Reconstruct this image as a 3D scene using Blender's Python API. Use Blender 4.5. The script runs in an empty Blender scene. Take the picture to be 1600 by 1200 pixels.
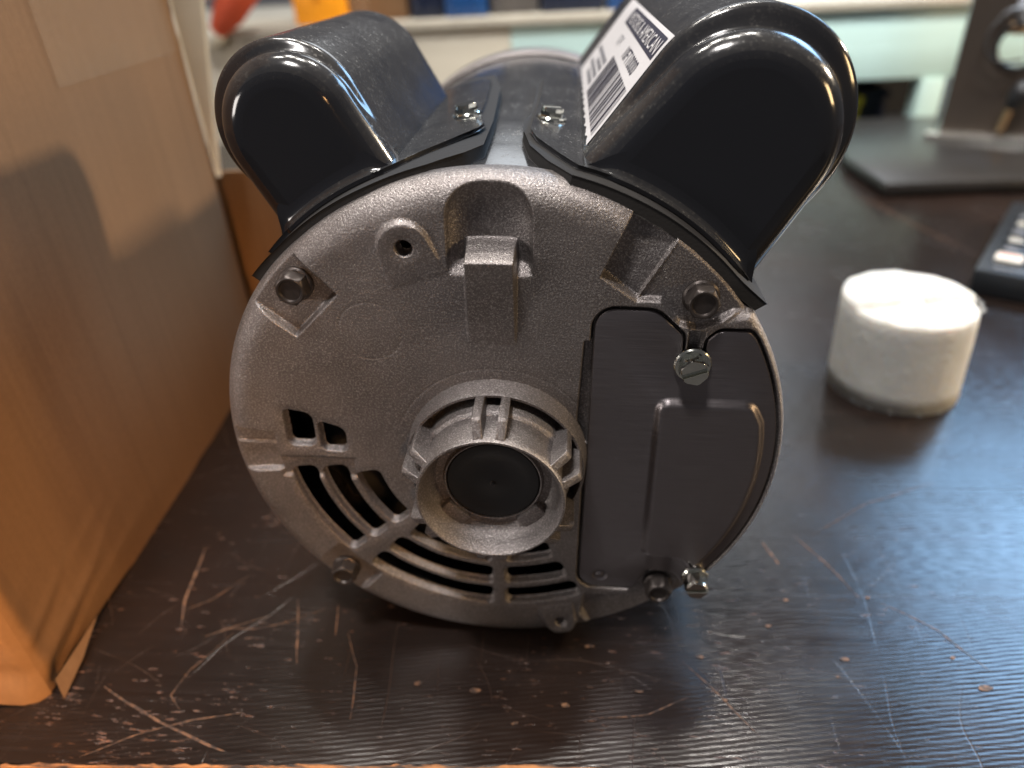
import bpy, bmesh, math, random
import numpy as np
from mathutils import Vector, Matrix, noise
random.seed(7)
S = bpy.context.scene
C = S.collection
PI = math.pi
RM = 82.5                      # motor radius in mm; the axis lies this high above the table

# ------------------------------------------------------------------ camera
CAM = Vector((0.02278, -0.16405, 0.21003))
yaw, pit, rol, fpx = 0.103867, 0.556624, -0.056222, 1092.29
fw = Vector((-math.sin(yaw)*math.cos(pit), math.cos(yaw)*math.cos(pit), -math.sin(pit)))
r0 = Vector((math.cos(yaw), math.sin(yaw), 0)); u0 = r0.cross(fw)
rv = math.cos(rol)*r0 + math.sin(rol)*u0
uv = -math.sin(rol)*r0 + math.cos(rol)*u0
cd = bpy.data.cameras.new('camera'); cam = bpy.data.objects.new('camera', cd); C.objects.link(cam)
M = Matrix((rv, uv, -fw)).transposed().to_4x4(); M.translation = CAM
cam.matrix_world = M
cd.sensor_width = 36; cd.lens = fpx/1600*36
cd.clip_start = 0.005; cd.clip_end = 50
cd.dof.use_dof = True
cd.dof.focus_distance = (Vector((0.012, -0.006, 0.118)) - CAM).dot(fw)
cd.dof.aperture_fstop = 6.9
S.camera = cam

# ------------------------------------------------------------------ room light
W = bpy.data.worlds.new('World'); S.world = W; W.use_nodes = True
W.node_tree.nodes['Background'].inputs[0].default_value = (0.96, 0.93, 0.98, 1)
W.node_tree.nodes['Background'].inputs[1].default_value = 0.085
def area(name, loc, target, sx, sy, power, col, spread=180):
    l = bpy.data.lights.new(name, 'AREA'); l.shape = 'RECTANGLE'; l.size = sx; l.size_y = sy
    l.energy = power; l.color = col; l.spread = math.radians(spread)
    o = bpy.data.objects.new(name, l); C.objects.link(o); o.location = loc
    o.rotation_euler = (Vector(target)-Vector(loc)).to_track_quat('-Z', 'Y').to_euler()
area('window_light', (1.50, 1.30, 1.42), (0.15, 0.0, 0.0), 1.05, 0.68, 36, (0.36, 0.64, 1.0))
area('back_fill', (0.30, 2.3, 1.55), (0.0, 0.1, 0.0), 1.3, 0.7, 10, (0.90, 0.95, 1.0))  # added lamp, stands for a bright room behind, mirrored in the shell
area('side_window_light', (1.5, 0.52, 0.74), (0.0, 0.08, 0.08), 0.08, 0.09, 21, (1.0, 0.82, 0.60))
area('side_lamp', (1.25, -0.30, 0.42), (0.05, 0.0, 0.08), 0.22, 0.26, 4.4, (1.0, 0.68, 0.34))
area('left_fill', (-1.2, -0.62, 0.34), (0.05, 0.0, 0.08), 0.30, 0.30, 4.2, (1.0, 0.92, 0.86))  # added lamp, unseen, to brighten left-facing bevels and edges
for k, (x, y) in enumerate(((-0.62, 0.35), (-0.30, 0.60), (0.05, 0.42), (0.42, 0.62))):
    area('ceiling_light', (x, y, 1.9), (x, y, 0), 0.20, 0.06, 9, (1.0, 0.95, 0.88))
area('front_fill', (-0.20, -0.42, 1.85), (0.0, 0.0, 0.08), 0.28, 0.13, 27, (1.0, 0.95, 0.92))  # added frontal fill, unseen, to brighten the bell face and hub
area('bench_fill', (0.35, 0.05, 1.5), (0.35, 0.82, 0.10), 0.4, 0.3, 2.4, (0.92, 0.97, 1.0), 50)  # added lamp, unseen, narrow beam to brighten the bench front
area('warm_lamp', (0.16, -0.80, 0.36), (-0.24, 0.02, 0.01), 0.12, 0.12, 0.36, (1.0, 0.52, 0.20), 24)
S.view_settings.view_transform = 'Standard'; S.view_settings.look = 'None'
S.view_settings.exposure = 0.15; S.view_settings.gamma = 1; S.view_settings.use_curve_mapping = False

# ------------------------------------------------------------------ materials
def mat(name, col, rough=0.5, metal=0.0, coat=0.0, spec=0.5, build=None):
    m = bpy.data.materials.new(name); m.use_nodes = True
    nt = m.node_tree; b = nt.nodes['Principled BSDF']
    b.inputs['Base Color'].default_value = (*col, 1); b.inputs['Roughness'].default_value = rough
    b.inputs['Metallic'].default_value = metal; b.inputs['Coat Weight'].default_value = coat
    b.inputs['Coat Roughness'].default_value = 0.05
    b.inputs['Specular IOR Level'].default_value = spec
    if build: build(N(nt), b)
    return m
class N:
    def __init__(s, nt): s.nt = nt; s.tc = nt.nodes.new('ShaderNodeTexCoord').outputs['Object']
    def n(s, t, **k):
        o = s.nt.nodes.new(t)
        for a, v in k.items(): setattr(o, a, v)
        return o
    def l(s, a, b): s.nt.links.new(a, b)
    def map(s, scale=(1,1,1), rot=(0,0,0), loc=(0,0,0), src=None):
        m = s.n('ShaderNodeMapping'); s.l(src or s.tc, m.inputs[0])
        m.inputs[1].default_value = loc; m.inputs[2].default_value = rot; m.inputs[3].default_value = scale
        return m.outputs[0]
    def noise(s, scale, vec=None, detail=4, rough=0.5, dist=0):
        o = s.n('ShaderNodeTexNoise'); s.l(vec or s.tc, o.inputs['Vector'])
        o.inputs['Scale'].default_value = scale; o.inputs['Detail'].default_value = detail
        o.inputs['Roughness'].default_value = rough; o.inputs['Distortion'].default_value = dist
        return o.outputs[0]
    def ramp(s, fac, stops):
        o = s.n('ShaderNodeValToRGB'); s.l(fac, o.inputs[0]); e = o.color_ramp.elements
        while len(e) < len(stops): e.new(0.5)
        for i, (p, c) in enumerate(stops):
            e[i].position = p; e[i].color = (c, c, c, 1) if isinstance(c, (int, float)) else (*c, 1)
        return o.outputs[0]
    def math(s, op, a, b=0.5, clamp=False):
        o = s.n('ShaderNodeMath', operation=op, use_clamp=clamp)
        for i, v in enumerate((a, b)):
            if isinstance(v, (int, float)): o.inputs[i].default_value = v
            else: s.l(v, o.inputs[i])
        return o.outputs[0]
    def mix(s, fac, a, b):
        o = s.n('ShaderNodeMix', data_type='RGBA')
        for i, v in ((0, fac), (6, a), (7, b)):
            if isinstance(v, (int, float)): o.inputs[i].default_value = v
            elif isinstance(v, tuple): o.inputs[i].default_value = (*v, 1)
            else: s.l(v, o.inputs[i])
        return o.outputs[2]
    def bump(s, h, strength, dist, prev=None):
        o = s.n('ShaderNodeBump'); o.inputs['Strength'].default_value = strength
        o.inputs['Distance'].default_value = dist; s.l(h, o.inputs['Height'])
        if prev: s.l(prev, o.inputs['Normal'])
        return o.outputs[0]
    def sep(s, vec=None):
        o = s.n('ShaderNodeSeparateXYZ'); s.l(vec or s.tc, o.inputs[0]); return o.outputs

def b_cast(n, b):
    big = n.noise(28, detail=5, rough=0.6); fine = n.noise(1900, detail=3, rough=0.65)
    spk = n.noise(2600, detail=1)
    c = n.mix(n.ramp(big, [(0.3, 0.0), (0.72, 1.0)]), (0.150, 0.134, 0.132), (0.272, 0.246, 0.240))
    c = n.mix(n.ramp(fine, [(0.48, 0.0), (0.68, 0.75)]), c, (0.50, 0.47, 0.45))
    c = n.mix(n.ramp(spk, [(0.70, 0.0), (0.78, 0.9)]), c, (0.85, 0.78, 0.70))
    stain = n.ramp(n.noise(60, n.map((1,1,1), loc=(.3,.1,.7)), detail=7, rough=0.7), [(0.56, 0.0), (0.72, 0.6)])
    c = n.mix(stain, c, (0.17, 0.15, 0.145))
    n.l(c, b.inputs['Base Color'])
    n.l(n.ramp(spk, [(0.3, 0.56), (0.75, 0.30)]), b.inputs['Roughness'])
    p = n.bump(fine, 0.85, 0.00032)
    p = n.bump(n.noise(420, detail=4), 0.2, 0.0004, p)
    n.l(p, b.inputs['Normal'])
m_cast = mat('cast aluminium', (0.35, 0.33, 0.32), 0.5, 0.82, build=b_cast)
def b_enamel(n, b):
    d1 = n.noise(900, detail=2, rough=0.7); d2 = n.noise(70, detail=5, rough=0.7)
    geo = n.n('ShaderNodeNewGeometry')
    up = n.sep(geo.outputs['True Normal'])[2]
    upm = n.ramp(up, [(0.25, 0.0), (0.62, 1.0)])
    dust_sheen = n.math('MULTIPLY', n.ramp(d1, [(0.56, 0.0), (0.75, 1.0)]), n.ramp(d2, [(0.35, 0.1), (0.65, 0.9)]))
    film_sheen = n.math('MULTIPLY', n.ramp(d2, [(0.25, 0.04), (0.8, 0.36)]), upm)  # grey room reflections painted on upward faces, together with a dusty coat
    dust_sheen = n.math('ADD', n.math('MULTIPLY', dust_sheen, n.math('MULTIPLY', upm, 0.55)), n.math('MULTIPLY', film_sheen, 0.55), True)
    n.l(n.mix(dust_sheen, (0.012, 0.0128, 0.016), (0.20, 0.19, 0.17)), b.inputs['Base Color'])
    n.l(n.math('ADD', n.math('MULTIPLY', dust_sheen, 0.5), 0.11), b.inputs['Roughness'])
    n.l(n.bump(n.noise(55, detail=1), 0.06, 0.002), b.inputs['Normal'])
m_enamel = mat('black enamel', (0.01, 0.01, 0.011), 0.12, 0, 0.0, 0.6, build=b_enamel)
def b_brush(n, b):
    st = n.noise(1, n.map((60, 60, 5200)), detail=3, rough=0.7)
    bg = n.noise(45, detail=3)
    c = n.mix(st, (0.150, 0.136, 0.140), (0.235, 0.214, 0.220))
    n.l(c, b.inputs['Base Color'])
    n.l(n.ramp(st, [(0.3, 0.30), (0.7, 0.42)]), b.inputs['Roughness'])
    tv = n.n('ShaderNodeCombineXYZ'); tv.inputs[2].default_value = 1.0
    b.inputs['Anisotropic'].default_value = 0.65; n.l(tv.outputs[0], b.inputs['Tangent'])
    n.l(n.bump(bg, 0.05, 0.002, n.bump(st, 0.5, 0.00008)), b.inputs['Normal'])
m_plate = mat('brushed steel', (0.22, 0.2, 0.2), 0.36, 0.95, build=b_brush)
m_zinc = mat('zinc plating', (0.62, 0.63, 0.58), 0.16, 1.0, build=lambda n, b: n.l(n.bump(n.noise(420, detail=3), 0.25, 0.0003), b.inputs['Normal']))
def b_blk(n, b):
    f = n.noise(500, detail=3)
    n.l(n.mix(f, (0.035, 0.029, 0.027), (0.10, 0.085, 0.078)), b.inputs['Base Color'])
    n.l(n.bump(f, 0.3, 0.0003), b.inputs['Normal'])
m_bolt = mat('black oxide steel', (0.06, 0.05, 0.05), 0.42, 0.7, build=b_blk)
m_rubber = mat('black foam rubber', (0.012, 0.011, 0.011), 0.85, build=lambda n, b: n.l(n.bump(n.noise(1200, detail=2), 0.25, 0.0004), b.inputs['Normal']))
m_plug = mat('black plastic', (0.012, 0.012, 0.013), 0.42, build=lambda n, b: n.l(n.bump(n.noise(700, detail=2), 0.15, 0.0003), b.inputs['Normal']))
m_dark = mat('dark interior', (0.006, 0.006, 0.007), 0.6)
m_white = mat('white label paper', (0.60, 0.59, 0.60), 0.45, build=lambda n, b: n.l(n.bump(n.noise(130, detail=2), 0.15, 0.001), b.inputs['Normal']))
m_ink = mat('black print', (0.03, 0.03, 0.05), 0.5)
m_inkg = mat('grey print', (0.25, 0.25, 0.27), 0.5)

def b_table(n, b):
    # fine ridges along the board, slightly tilted
    v = n.map((7, 560, 1), rot=(0, 0, math.radians(-9)))
    w = n.n('ShaderNodeTexWave', wave_type='BANDS', bands_direction='Y', wave_profile='SIN')
    n.l(n.map((1, 1, 1), rot=(0, 0, math.radians(-9))), w.inputs['Vector'])
    w.inputs['Scale'].default_value = 190; w.inputs['Distortion'].default_value = 2.2
    w.inputs['Detail'].default_value = 3; w.inputs['Detail Scale'].default_value = 0.35
    gr = n.noise(1, v, detail=5, rough=0.6, dist=0.3)
    big = n.noise(9, detail=4, rough=0.6)
    ridge = n.math('ADD', n.math('MULTIPLY', w.outputs['Fac'], 0.4), n.math('MULTIPLY', gr, 1.2))
    base = n.mix(gr, (0.006, 0.0044, 0.0038), (0.016, 0.0112, 0.0098))
    base = n.mix(n.ramp(big, [(0.4, 0.0), (0.75, 0.8)]), base, (0.022, 0.0125, 0.0095))
    # chips that show the orange board: short dashes lying along the ridges
    wear = n.noise(14, n.map((1, 1, 1), loc=(.13, .5, 0)), detail=2)
    x, y, z = n.sep()
    front = n.ramp(n.math('ADD', n.math('MULTIPLY', y, -5.5), 0.42), [(0.0, 0.0), (1.0, 1.0)])
    ch = n.noise(1, n.map((120, 620, 1), rot=(0, 0, math.radians(-9))), detail=5, rough=0.72)
    chm = n.math('ADD', ch, n.math('ADD', n.math('MULTIPLY', wear, 0.24), n.math('MULTIPLY', front, 0.085)))
    chips = n.ramp(chm, [(0.775, 0.0), (0.86, 0.85)])
    lf = n.ramp(n.math('ADD', n.math('MULTIPLY', x, -3.0), 0.62), [(0.0, 0.12), (1.0, 1.0)])
    chips = n.math('MULTIPLY', n.math('MULTIPLY', chips, lf), n.ramp(n.noise(38, detail=3), [(0.42, 0.12), (0.58, 1.0)]))
    # thin scratches in several directions
    tot = None
    for k, (a, f, off) in enumerate(((0.35, 34, .1), (1.15, 26, .33), (-0.8, 22, .77), (2.2, 30, .5), (0.15, 40, .9), (1.62, 60, .21), (-1.35, 18, .4))):
        vv = n.map((1, 1, 1), rot=(0, 0, a), loc=(off, off*2, 0))
        X = n.sep(vv)
        ds = n.noise(9, vv, detail=2)
        fr = n.math('FRACT', n.math('ADD', n.math('MULTIPLY', X[1], f), n.math('MULTIPLY', ds, 1.7)))
        ln = n.ramp(n.math('ABSOLUTE', n.math('SUBTRACT', fr, 0.5)), [(0.0, 1.0), (0.007 * f / 26, 0.0)])
        mk = n.ramp(n.noise(22, n.map((1, 1, 1), rot=(0, 0, a), loc=(off*5, off, 3)), detail=3), [(0.53, 0.0), (0.66, 0.75)])
        s_ = n.math('MULTIPLY', ln, mk)
        tot = s_ if tot is None else n.math('MAXIMUM', tot, s_)
    tot = n.math('MULTIPLY', tot, n.ramp(n.math('ADD', n.math('MULTIPLY', x, -3.0), 0.62), [(0.0, 0.25), (1.0, 0.9)]))
    col = n.mix(n.math('MULTIPLY', tot, 0.5), base, (0.13, 0.075, 0.05))
    col = n.mix(chips, col, (0.30, 0.115, 0.042))
    n.l(col, b.inputs['Base Color'])
    ro = n.ramp(gr, [(0.25, 0.14), (0.8, 0.26)])
    ro = n.math('ADD', ro, n.math('MULTIPLY', n.math('MAXIMUM', chips, n.math('MULTIPLY', tot, 0.35)), 0.3), True)
    ro = n.math('ADD', ro, n.ramp(n.noise(30, detail=5), [(0.4, 0.0), (0.8, 0.12)]))
    n.l(ro, b.inputs['Roughness'])
    p = n.bump(ridge, 0.30, 0.00035)
    p = n.bump(n.math('ADD', tot, chips), 0.4, -0.0003, p)
    n.l(p, b.inputs['Normal'])
m_table = mat('dark ribbed laminate', (0.015, 0.01, 0.01), 0.25, 0, 0, 0.55, build=b_table)
m_edge = mat('worn orange board edge', (0.20, 0.085, 0.035), 0.6, build=lambda n, b: n.l(n.mix(n.ramp(n.noise(1, n.map((60, 400, 400)), detail=5, rough=0.7), [(0.42, 0.0), (0.56, 1.0)]), (0.03, 0.017, 0.012), (0.42, 0.17, 0.05)), b.inputs['Base Color']))
m_scratch = mat('scratched board', (0.17, 0.09, 0.05), 0.6, build=lambda n, b: n.l(n.mix(n.ramp(n.noise(500, detail=4), [(0.4, 0.0), (0.6, 1.0)]), (0.035, 0.02, 0.014), (0.20, 0.10, 0.05)), b.inputs['Base Color']))
def b_card(n, b):
    flute = n.noise(1, n.map((210, 210, 5)), detail=4, rough=0.7)
    fib = n.noise(420, detail=5, rough=0.7); blot = n.noise(16, detail=4)
    c = n.mix(fib, (0.150, 0.080, 0.036), (0.225, 0.124, 0.060))
    c = n.mix(n.ramp(flute, [(0.40, 0.0), (0.72, 0.38)]), c, (0.115, 0.060, 0.026))
    c = n.mix(n.ramp(blot, [(0.4, 0.0), (0.8, 0.4)]), c, (0.18, 0.105, 0.056))
    n.l(c, b.inputs['Base Color'])
    n.l(n.bump(fib, 0.25, 0.0003, n.bump(flute, 0.15, 0.0005)), b.inputs['Normal'])
m_card = mat('cardboard', (0.38, 0.24, 0.14), 0.78, 0, 0, 0.3, build=b_card)
m_tape = mat('clear parcel tape', (0.45, 0.33, 0.22), 0.14, build=lambda n, b: n.l(n.bump(n.noise(1, n.map((30, 90, 25)), detail=4, dist=1.5), 0.5, 0.004), b.inputs['Normal']))
m_tape.node_tree.nodes['Principled BSDF'].inputs['Alpha'].default_value = 0.13
m_strip = mat('pale plastic strip', (0.62, 0.60, 0.52), 0.4, build=lambda n, b: n.l(n.mix(n.noise(40, detail=3), (0.55, 0.53, 0.45), (0.72, 0.70, 0.62)), b.inputs['Base Color']))
def b_foam(n, b):
    f = n.noise(420, detail=4, rough=0.7)
    n.l(n.mix(n.noise(90, detail=4), (0.52, 0.515, 0.48), (0.62, 0.615, 0.58)), b.inputs['Base Color'])
    n.l(n.bump(f, 0.7, 0.0010, n.bump(n.noise(70, detail=4), 0.22, 0.003)), b.inputs['Normal'])
m_foam = mat('white foam', (0.85, 0.83, 0.78), 0.75, 0, 0, 0.3, build=b_foam)
bf = m_foam.node_tree.nodes['Principled BSDF']; bf.inputs['Subsurface Weight'].default_value = 0.6
bf.inputs['Subsurface Radius'].default_value = (0.006, 0.004, 0.0025); bf.inputs['Subsurface Scale'].default_value = 1.0
def vary(c, k=0.25, s=25):
    return lambda n, b: n.l(n.mix(n.noise(s, detail=4), tuple(v*(1-k) for v in c), tuple(min(1, v*(1+k)) for v in c)), b.inputs['Base Color'])
m_mint = mat('mint painted steel', (0.50, 0.68, 0.645), 0.45, build=vary((0.50, 0.68, 0.645), 0.08, 14))
m_beige = mat('beige painted steel', (0.46, 0.43, 0.36), 0.5, build=vary((0.46, 0.43, 0.36), 0.08, 14))
m_ledge = mat('pale worn ledge', (0.38, 0.35, 0.29), 0.5, build=vary((0.38, 0.35, 0.29), 0.15, 30))
m_blue = mat('blue plastic', (0.010, 0.06, 0.20), 0.3, build=vary((0.010, 0.06, 0.20), 0.4, 30))
m_navy = mat('navy plastic', (0.006, 0.012, 0.035), 0.35, build=vary((0.006, 0.012, 0.035), 0.4, 30))
m_greyb = mat('grey brown plastic', (0.10, 0.09, 0.085), 0.5, build=vary((0.10, 0.09, 0.085), 0.2, 30))
m_orange = mat('orange plastic', (0.95, 0.36, 0.01), 0.45, build=vary((0.95, 0.36, 0.01), 0.06, 30))
m_red = mat('red orange fabric', (0.55, 0.08, 0.03), 0.7, build=vary((0.55, 0.08, 0.03), 0.55, 260))
m_silver = mat('shiny silver', (0.8, 0.78, 0.72), 0.2, 0.9, build=vary((0.8, 0.78, 0.72), 0.1, 40))
m_lime = mat('yellow green plastic', (0.36, 0.40, 0.012), 0.5, build=vary((0.36, 0.40, 0.012), 0.1, 30))
m_stand = mat('dark bronze steel', (0.028, 0.023, 0.02), 0.30, 0.35, build=vary((0.060, 0.046, 0.037), 0.3, 12))
m_base = mat('dark glossy slab', (0.02, 0.019, 0.019), 0.3, 0, 0, 0.6, build=vary((0.022, 0.02, 0.019), 0.3, 20))
m_dev = mat('charcoal plastic', (0.013, 0.015, 0.018), 0.38, build=vary((0.013, 0.015, 0.018), 0.2, 40))
m_key = mat('off white key', (0.72, 0.68, 0.60), 0.5, build=vary((0.72, 0.68, 0.60), 0.05, 60))
m_pink = mat('pink key print', (0.75, 0.32, 0.28), 0.5, build=vary((0.75, 0.32, 0.28), 0.05, 60))
m_rope = mat('grey cable', (0.25, 0.27, 0.30), 0.4, build=vary((0.25, 0.27, 0.30), 0.1, 60))
m_brass = mat('brass pin', (0.75, 0.52, 0.32), 0.25, 1.0, build=vary((0.75, 0.52, 0.32), 0.1, 60))
m_tan = mat('tan plastic', (0.5, 0.33, 0.18), 0.5, build=vary((0.5, 0.33, 0.18), 0.2, 40))

# ------------------------------------------------------------------ helpers
def mk(name, verts, faces, m, parent=None, smooth=False, k=0.001, angle=None):
    me = bpy.data.meshes.new(name); me.from_pydata([tuple(c*k for c in v) for v in verts], [], faces)
    if smooth: me.polygons.foreach_set('use_smooth', [True]*len(me.polygons))
    if angle: me.set_sharp_from_angle(angle=math.radians(angle))
    for mm in (m if isinstance(m, (list, tuple)) else [m]): me.materials.append(mm)
    o = bpy.data.objects.new(name, me); C.objects.link(o)
    if parent: o.parent = parent
    return o
def bmk(name, bm, m, parent=None, smooth=False, angle=None):
    me = bpy.data.meshes.new(name); bmesh.ops.recalc_face_normals(bm, faces=bm.faces); bm.to_mesh(me); bm.free()
    if smooth: me.polygons.foreach_set('use_smooth', [True]*len(me.polygons))
    if angle: me.set_sharp_from_angle(angle=math.radians(angle))
    for mm in (m if isinstance(m, (list, tuple)) else [m]): me.materials.append(mm)
    o = bpy.data.objects.new(name, me); C.objects.link(o)
    if parent: o.parent = parent
    return o
def tag(o, label=None, cat=None, group=None, kind=None):
    for k, v in (('label', label), ('category', cat), ('group', group), ('kind', kind)):
        if v: o[k] = v
    return o
def empty(name, loc=(0,0,0), rz=0):
    o = bpy.data.objects.new(name, None); C.objects.link(o); o.location = loc; o.rotation_euler.z = rz; o.empty_display_size = .02
    return o
def box_bm(bm, lo, hi, bev=0.0, mat4=None, seg=2):
    g = bmesh.ops.create_cube(bm, size=1)
    vs = g['verts']
    for v in vs:
        v.co = Vector([lo[i] + (v.co[i]+.5)*(hi[i]-lo[i]) for i in range(3)])
    if bev:
        es = list({e for v in vs for e in v.link_edges})
        r = bmesh.ops.bevel(bm, geom=es, offset=bev, segments=seg, profile=0.5, affect='EDGES', clamp_overlap=True)
        vs = list({v for f in r['faces'] for v in f.verts} | {v for v in vs if v.is_valid})
    if mat4 is not None:
        for v in vs: v.co = mat4 @ v.co
    return vs
def box(name, lo, hi, m, parent=None, bev=0.002, mat4=None):
    bm = bmesh.new(); box_bm(bm, lo, hi, bev, mat4)
    return bmk(name, bm, m, parent, smooth=bool(bev), angle=40 if bev else None)
def tube(name, pts, rad, m, parent=None, seg=10):
    pts = [Vector(p) for p in pts]; V = []; F = []
    n0 = None
    for i, p in enumerate(pts):
        t = (pts[min(i+1, len(pts)-1)] - pts[max(i-1, 0)]).normalized()
        if n0 is None: n0 = t.orthogonal().normalized()
        n0 = (n0 - t*n0.dot(t)).normalized(); b_ = t.cross(n0)
        r = rad[i] if isinstance(rad, (list, tuple)) else rad
        for k in range(seg):
            a = 2*PI*k/seg; V.append(tuple(p + r*(math.cos(a)*n0 + math.sin(a)*b_)))
    for i in range(len(pts)-1):
        for k in range(seg):
            F.append((i*seg+k, i*seg+(k+1) % seg, (i+1)*seg+(k+1) % seg, (i+1)*seg+k))
    F.append(tuple(range(seg))[::-1]); F.append(tuple((len(pts)-1)*seg+k for k in range(seg)))
    return mk(name, V, F, m, parent, True, 1.0, 50)
def lathe_y(rings, seg, closed_end=True, hexr=None):
    """rings: (y, r) or (y, r, 'h') for a hexagonal ring; turned about the y axis; returns verts, faces"""
    V = []; F = []
    for q in rings:
        for k in range(seg):
            a = 2*PI*k/seg; r = q[1]
            if len(q) > 2: r = q[1]/math.cos(((a+PI/6) % (PI/3)) - PI/6)
            V.append((r*math.cos(a), q[0], r*math.sin(a)))
    for i in range(len(rings)-1):
        for k in range(seg):
            F.append((i*seg+k, (i+1)*seg+k, (i+1)*seg+(k+1) % seg, i*seg+(k+1) % seg))
    if closed_end: F.append(tuple((len(rings)-1)*seg+k for k in range(seg))[::-1])
    return V, F
def smoothstep(t):
    t = np.clip(t, 0, 1); return t*t*(3-2*t)

# ================================================================== THE MOTOR (mm, axis along y, face plane y = 0)
motor = empty('electric_motor', (0, 0, 0)); motor.rotation_euler = (0, 0.043788, 0)
tag(motor, 'electric motor with grey cast face and two black capacitor covers, on the dark table', 'electric motor')
OFF = Matrix.Rotation(-0.043788, 3, 'Y') @ Vector((0, 0, RM*0.001))
def mpart(o):
    o.parent = motor; o.location = OFF; return o
def on_y(V, x, y, z, rot=0.0, tilt=0.0):
    out = []
    for (a, b, c) in V:
        ca, sa = math.cos(rot), math.sin(rot)
        out.append((x + a*ca - c*sa, y + b, z + a*sa + c*ca))
    return out

# ---- cast end bell as a polar relief
def sd_poly(X, Z, P):
    P = np.array(P, float); d = np.full(X.shape, 1e9); ins = np.zeros(X.shape, bool)
    for i in range(len(P)):
        a = P[i]; b = P[(i+1) % len(P)]; e = b-a
        wx = X-a[0]; wz = Z-a[1]; t = np.clip((wx*e[0]+wz*e[1])/(e@e), 0, 1)
        d = np.minimum(d, np.hypot(wx-t*e[0], wz-t*e[1]))
        c = ((a[1] <= Z) & (b[1] > Z)) | ((b[1] <= Z) & (a[1] > Z))
        xi = a[0] + (Z-a[1])/(e[1] if abs(e[1]) > 1e-9 else 1e-9)*e[0]
        ins ^= c & (X < xi)
    return np.where(ins, d, -d)
def fillet(P, n=7):
    out = []
    m_ = len(P)
    for i in range(m_):
        x, z, r = P[i]; p = Vector((x, z)); a = Vector(P[i-1][:2]); b = Vector(P[(i+1) % m_][:2])
        if r <= 0: out.append((x, z)); continue
        da = (a-p).normalized(); db = (b-p).normalized(); ang = da.angle(db)
        t = min(r/math.tan(ang/2), (a-p).length*.48, (b-p).length*.48); rr = t*math.tan(ang/2)
        c = p + (da+db).normalized()*(rr/math.sin(ang/2))
        s_ = p+da*t-c; e_ = p+db*t-c
        a0 = math.atan2(s_.y, s_.x); a1 = math.atan2(e_.y, e_.x); d = (a1-a0+PI) % (2*PI)-PI
        for k in range(n+1): out.append((c.x+rr*math.cos(a0+d*k/n), c.y+rr*math.sin(a0+d*k/n)))
    return out
def arc(r, a0, a1, n): return [(r*math.cos(math.radians(a0+(a1-a0)*k/n)), r*math.sin(math.radians(a0+(a1-a0)*k/n)), 0) for k in range(n+1)]
plate_raw = [(26.4, 48.8, 5.5), (42.0, 48.6, 7), (49.6, 41.6, 3), (50.2, 34.0, .6), (55.9, 34.0, .6), (56.2, 40.6, 2.2), (58.8, 43.2, 3)] \
    + [(66.6, 43.3, 2.4)] + arc(79.9, 31.2, -38.6, 40) + [(60.8, -50.6, 2.5), (56.6, -45.2, 3), (48.2, -44.6, 3), (45.2, -53.6, 3), (26.6, -53.8, 5.5)]
plate_out = fillet(plate_raw)
emb_raw = [(44.0, 22.8, 4.5), (71.5, 22.8, 5.5)] + [(x*.995, z, 0) for x, z, _ in arc(77.3, 12, -34.0, 20)] + [(61.6, -44.0, 4.0), (57.2, -39.0, 4.0), (45.2, -38.2, 4.0)]
emb_out = fillet(emb_raw)

NT = 1800
rs = list(np.arange(20.0, 73.01, 0.3)) + [73 + 9.5*math.sin(k/26*PI/2) for k in range(1, 27)]
rs = np.array(rs)
th = np.linspace(0, 2*PI, NT, endpoint=False)
nr_ = len(rs)
R_, T_ = np.meshgrid(rs, th, indexing='ij')
X = R_*np.cos(T_); Z = R_*np.sin(T_); deg = (np.degrees(T_) + 180) % 360 - 180
def inside(d, w): return smoothstep(d/w + 0.5)
def sector(d0, d1, r0_, r1_): # distance-like inside measure of a ring sector (degrees, mm)
    return np.minimum(np.minimum(R_-r0_, r1_-R_), np.minimum(R_*np.radians(deg-d0), R_*np.radians(d1-deg)))
# shoulder: rounded, except where the cover plate lies
flat = inside(np.minimum(R_*np.radians(deg+45.5), R_*np.radians(36.5-deg)), 3.0)
rs0 = 73.8 + flat*5.9
sh = np.clip((R_-rs0)/(82.5-rs0), 0, 1)
Y = (7.5-flat*4.0)*(1-np.sqrt(np.clip(1-sh**2.2, 0, 1)))
Y = Y + 0.35*smoothstep((40-R_)/16)*0
# shallow fan-side dish below the centre line
def dig(Y, mask, depth): return np.maximum(Y, depth*mask) if not isinstance(depth, np.ndarray) else np.maximum(Y, depth*mask)
# scoop over the rib
sx = X + 0.9
u = np.clip(1-(sx/10.9)**2, 0, 1); u = np.clip(1-np.abs(sx/10.9)**2.6, 0, 1); u2 = np.clip(1-np.abs(sx/10.9)**2.6-np.where(Z > 70, np.abs((Z-70)/10.8)**2.6, 0), 0, 1)
sc = 5.6*np.sqrt(np.clip(u2, 0, 1))*inside(Z-58.5, 3.5)*np.where(Z > 0, 1, 0)
sc = np.where(Z > 45, sc, 0)
k_ = 1.2; Y = np.where(sc > 0.01, np.log(np.exp(np.clip(Y/k_, -9, 9)) + np.exp(np.clip(sc/k_, -9, 9)) - 1)*k_, Y)
# pocket upper left, turned 45 degrees
def pocket(Y, cx, cz, a, pts, depth, w=1.1):
    ca, sa = math.cos(math.radians(a)), math.sin(math.radians(a))
    P = [(p*ca - q*sa, p*sa + q*ca) for p, q in pts]
    d = sd_poly(X, Z, P); return dig(Y, inside(d, w), depth)
Y = pocket(Y, 0, 0, 135, [(65.6, -6.2), (65.6, 11.6), (79.5, 13), (84, 10), (84, -7), (78, -6.6)][::-1], 2.7)
Y = pocket(Y, 0, 0, 225, [(66.5, -9), (66.5, 9), (80, 10), (84, 9), (84, -9)], 2.6)
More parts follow.
